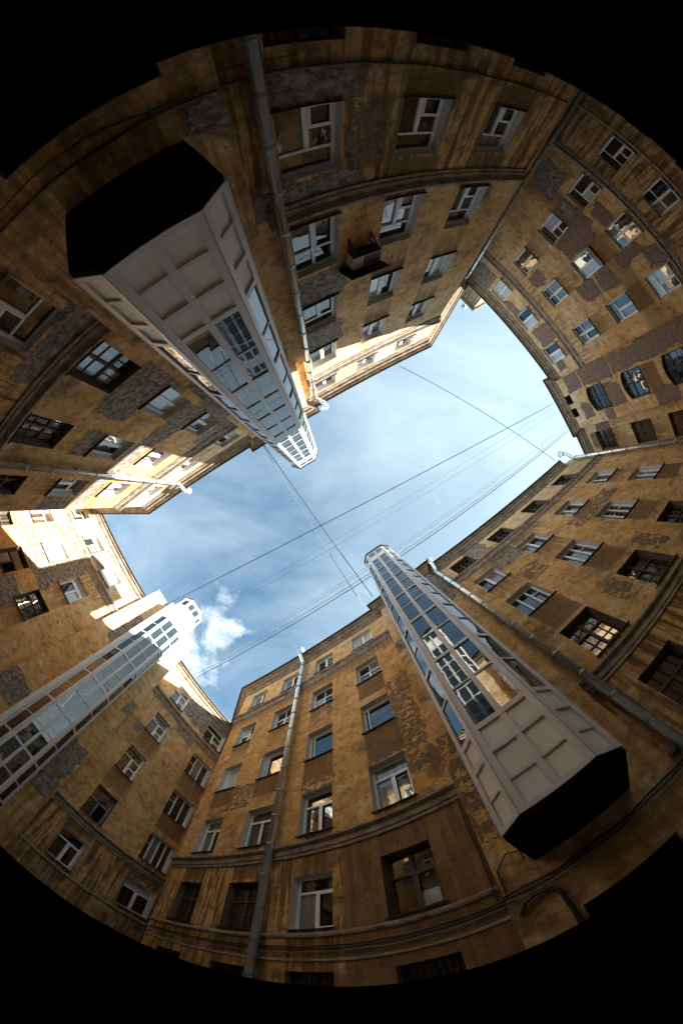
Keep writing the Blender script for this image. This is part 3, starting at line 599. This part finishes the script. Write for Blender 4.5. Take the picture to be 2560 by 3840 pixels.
wire((-9.57,11.53),(16.77,-5.51),'faint wire above the lowest dark one, middle of three',.009,'thin')
wire((-9.5,11.84),(16.79,-5.25),'thin wire close above the lowest dark one, nearest of three',.017,'thin')

# cables on the walls
def cable(pts,label,r=.022,mat='black',cat='cable'):
    mb=MB(); mb.tube(pts,r,8); tag(mb.build('wall_cable',M[mat]),label,cat)
def along(fr,s0,s1,z,d,n=24,w=.02,ph=0): return [fr.P(s0+(s1-s0)*i/n,d,z+w*math.sin(i*1.7+ph)) for i in range(n+1)]
e,dd=FR['E'],FR['D']; c=FR['C']
for k,(z,lab,r) in enumerate(((1.63,'top black cable of the bundle along the shaded wall under the lower-right shaft',.028),(1.53,'middle black cable of the bundle along the wall under the lower-right shaft',.02),(1.44,'thin grey bottom cable of the bundle under the lower-right shaft',.014))):
    cable(along(e,.2,10.3,z,.06+.01*k,30,.015,k)+along(dd,.05,3.4,z,.06+.01*k,10,.03,k)+along(c,12.5,.5,z,.06+.01*k,36,.015,k),lab,r,'black' if k<2 else 'thin')
a=FR['A']; j=FR['J']; i_=FR['I']
cable(along(a,7.6,-.8,1.37,.05,24,.012)+along(j,3.45,.0,1.36,.05,10,.012)+along(i_,.1,7.9,1.36,.05,24,.012),'thick black cable running level along the upper wall behind the largest black underside',.035)
cable(along(a,.4,-.8,1.05,.05,4)+[j.P(3.2,.05,1.2),j.P(2.6,.05,1.25),j.P(1.9,.05,1.05),j.P(1.2,.05,1.0),j.P(.4,.05,1.05)]+along(i_,.4,6,1.0,.05,10,.03),'thin sagging cable below the thick one on the upper wall',.018)
cable([dd.P(.15,.06,1.0),dd.P(.3,.1,1.25),dd.P(.5,.1,1.33),dd.P(.72,.1,1.3),dd.P(.85,.1,1.1),dd.P(.87,.08,.6),dd.P(.87,.08,-1.4)],'dark bent pipe rising beside the gateway and curving over to the corner',.045,'black','pipe')
cable([e.P(10.25,.05,4.9),e.P(10.2,.06,4.0),e.P(10.23,.05,3.1),e.P(10.2,.06,1.7)],'thin black cable hanging down the inner corner left of the lower shaft',.018)
cable([dd.P(.08,.05,1.6),dd.P(.1,.06,2.3),dd.P(.35,.06,2.6),dd.P(.6,.08,2.5),dd.P(.62,.2,2.2)],'short looping cable from the wall bundle up to the black shaft underside',.02)

# ------------------------------------------------------------------ small living things, grilles, roof bits
def leaves(mb,base,n,spread,h,size):
    for _ in range(n):
        t=random.random(); ang=random.uniform(0,6.28); r=spread*t
        p=Vector(base)+Vector((math.cos(ang)*r,math.sin(ang)*r,h*(.2+.8*random.random())))
        a=Vector((random.uniform(-1,1),random.uniform(-1,1),random.uniform(-.5,1))).normalized(); b=a.cross(Vector((random.uniform(-1,1),random.uniform(-1,1),random.uniform(-1,1)))).normalized()
        mb.poly([p-a*size,p+b*size*.45,p+a*size,p-b*size*.45])
fr=FR['E']; th=thing('wall_plant','small green weed sprouting from the cornice below a white window','plant',fr.P(6.2,.12,5.45))
mb=MB(); leaves(mb,fr.P(6.2,.16,5.42),70,.22,.28,.05); mb.build('foliage',M['leaf'],th)
mb=MB()
for k in range(5): mb.tube([fr.P(6.2,.1,5.44),fr.P(6.2+(k-2)*.05,.14,5.58),fr.P(6.2+(k-2)*.09,.2,5.66)],.004,5)
mb.build('stem',M['leaf'],th)
fr=FR['B']; th=thing('flower_box','narrow window box of red flowers outside a bright curtained window','flower box',fr.P(5.4,.15,9.35))
mb=MB(); fr.box(mb,4.85,5.98,.04,.24,9.27,9.45); mb.build('box',M['oldwhite'],th)
mb=MB()
for k in range(14): leaves(mb,fr.P(4.9+k*.08,.14,9.42),14,.09,.16,.035)
mb.build('foliage',M['leaf'],th)
for k in range(9):
    mb=MB(); leaves(mb,fr.P(4.92+k*.125,.17,9.46),14,.03,.10,.04); mb.build('flower',M['red'],th)
th=thing('roof_vent','round metal vent cowl on the turret at the corner beside the upper wall','vent',FR['B'].P(1.2,.05,21.95))
p=Vector(FR['B'].P(1.25,.1,21.95)); mb=MB(); mb.tube([p,p+Vector((0,0,.35))],.07,12); mb.build('stem',M['zinc'],th,True)
mb=MB(); mb.tube([p+Vector((0,0,.3)),p+Vector((0,0,.42)),p+Vector((0,0,.6)),p+Vector((0,0,.7))],.2,16,rr=[.1,.24,.24,.08]); mb.build('cowl',M['zinc'],th,True)
# aerials over the left roof edge of the south block
q=Vector((2.05,5.95,20.9)); th=thing('roof_aerial','thin aerial with two rods over the roof corner left of the lower shaft','aerial',q)
mb=MB(); mb.tube([q+Vector((.5,.3,-.8)),q+Vector((.5,.3,1.2))],.015,6); mb.build('mast',M['wire'],th)
mb=MB(); mb.tube([q+Vector((.6,.3,1.1)),q+Vector((-.45,-.3,1.1))],.008,6); mb.tube([q+Vector((.6,.35,.7)),q+Vector((-.2,0,.7))],.008,6); mb.build('rod',M['thin'],th)

# ------------------------------------------------------------------ light
AZ,EL=R(-0.7),math.atan(.352)
sd=Vector((math.cos(AZ)*math.cos(EL),math.sin(AZ)*math.cos(EL),math.sin(EL)))
L=bpy.data.lights.new('sun','SUN'); L.energy=2.7; L.angle=R(.55); L.color=(1.,.92,.80)
lo=bpy.data.objects.new('sun',L); C.objects.link(lo); lo.rotation_euler=sd.to_track_quat('Z','Y').to_euler(); lo.location=(30,0,40)
w=bpy.data.worlds.new('World'); bpy.context.scene.world=w; w.use_nodes=True; nt=w.node_tree; nt.nodes.clear(); g=N(nt)
sky=g.n('ShaderNodeTexSky',sky_type='NISHITA'); sky.sun_disc=False; sky.sun_elevation=EL; sky.sun_rotation=math.pi/2-AZ
sky.air_density=1.0; sky.dust_density=1.2; sky.ozone_density=1.2
tc=g.n('ShaderNodeTexCoord'); D=g.vm('NORMALIZE',tc.outputs['Generated'])
x,y,z=g.sep(D)
zz=g.math('MAXIMUM',z,.15); pl=g.comb(g.math('DIVIDE',x,zz),g.math('DIVIDE',y,zz),0.)
cir=g.ramp(g.noise(g.vm('MULTIPLY',pl,(1.0,1.8,1)),1.3,8,.6,.5).outputs[0],.40,.85,0,.36)
def blob(dx,dy,dz,r0,r1):
    v=Vector((dx,dy,dz)).normalized(); n_=g.n('ShaderNodeVectorMath',operation='DOT_PRODUCT'); g.link(D,n_.inputs[0]); n_.inputs[1].default_value=v
    return g.ramp(n_.outputs['Value'],math.cos(R(r1)),math.cos(R(r0)))
bl=g.math('MAXIMUM',g.math('MAXIMUM',blob(-.325,.335,.882,.3,7.5),blob(-.39,.42,.81,.3,8.)),g.math('MULTIPLY',blob(.42,.05,.90,.5,10),.25))
cn=g.noise(g.vm('ADD',pl,(4.3,1.7,0)),7.5,9,.62,.3).outputs[0]
cum=g.ramp(g.math('MULTIPLY_ADD',bl,.34,cn),.70,1.04)
cl=g.math('MAXIMUM',cir,cum)
side=g.ramp(x,-.2,.75,.04,.80)
col=g.mix(cl,g.mix(side,g.mix(1.,sky.outputs[0],(.50,.68,.66),'MULTIPLY'),(1.65,2.02,2.12)),(3.3,3.7,3.85))
bg=g.n('ShaderNodeBackground'); g.link(col,bg.inputs[0]); bg.inputs[1].default_value=.05
ow=g.n('ShaderNodeOutputWorld'); g.link(bg.outputs[0],ow.inputs[0])

# ------------------------------------------------------------------ camera: circular fisheye on its back
cd=bpy.data.cameras.new('camera'); co=bpy.data.objects.new('camera',cd); C.objects.link(co); bpy.context.scene.camera=co
zc=Vector((-.0200,-.0147,1)).normalized(); X=(Vector((1,0,0))-zc*zc.x).normalized(); Y=zc.cross(X)
# rows of Mw turn lens axes (right, down, forward) into world axes
Mw=Matrix((X,Y,zc)); right=Mw@Vector((1,0,0)); down=Mw@Vector((0,1,0)); fwd=Mw@Vector((0,0,1))
rot=Matrix((right,-down,-fwd)).transposed().to_4x4(); rot.translation=(0,0,CH); co.matrix_world=rot
cd.type='PANO'; cd.clip_start=.02; cd.clip_end=2000
cd.sensor_fit='VERTICAL'; cd.sensor_width=24.; cd.sensor_height=36.
tgt=cd if hasattr(cd,'panorama_type') else cd.cycles
tgt.panorama_type='FISHEYE_EQUISOLID'; tgt.fisheye_lens=1305/3840*36; tgt.fisheye_fov=2*2*math.asin(1802/2610)
cd.shift_x=0; cd.shift_y=SHY if 'SHY' in globals() else -22/3840
sc=bpy.context.scene
sc.view_settings.view_transform='Standard'; sc.view_settings.look='None'; sc.view_settings.exposure=3.42; sc.view_settings.gamma=1
sc.render.engine='CYCLES'; sc.cycles.max_bounces=8; sc.cycles.diffuse_bounces=6; sc.cycles.glossy_bounces=3; sc.cycles.caustics_reflective=False; sc.cycles.caustics_refractive=False
sc.cycles.use_denoising=True; sc.cycles.sample_clamp_indirect=4
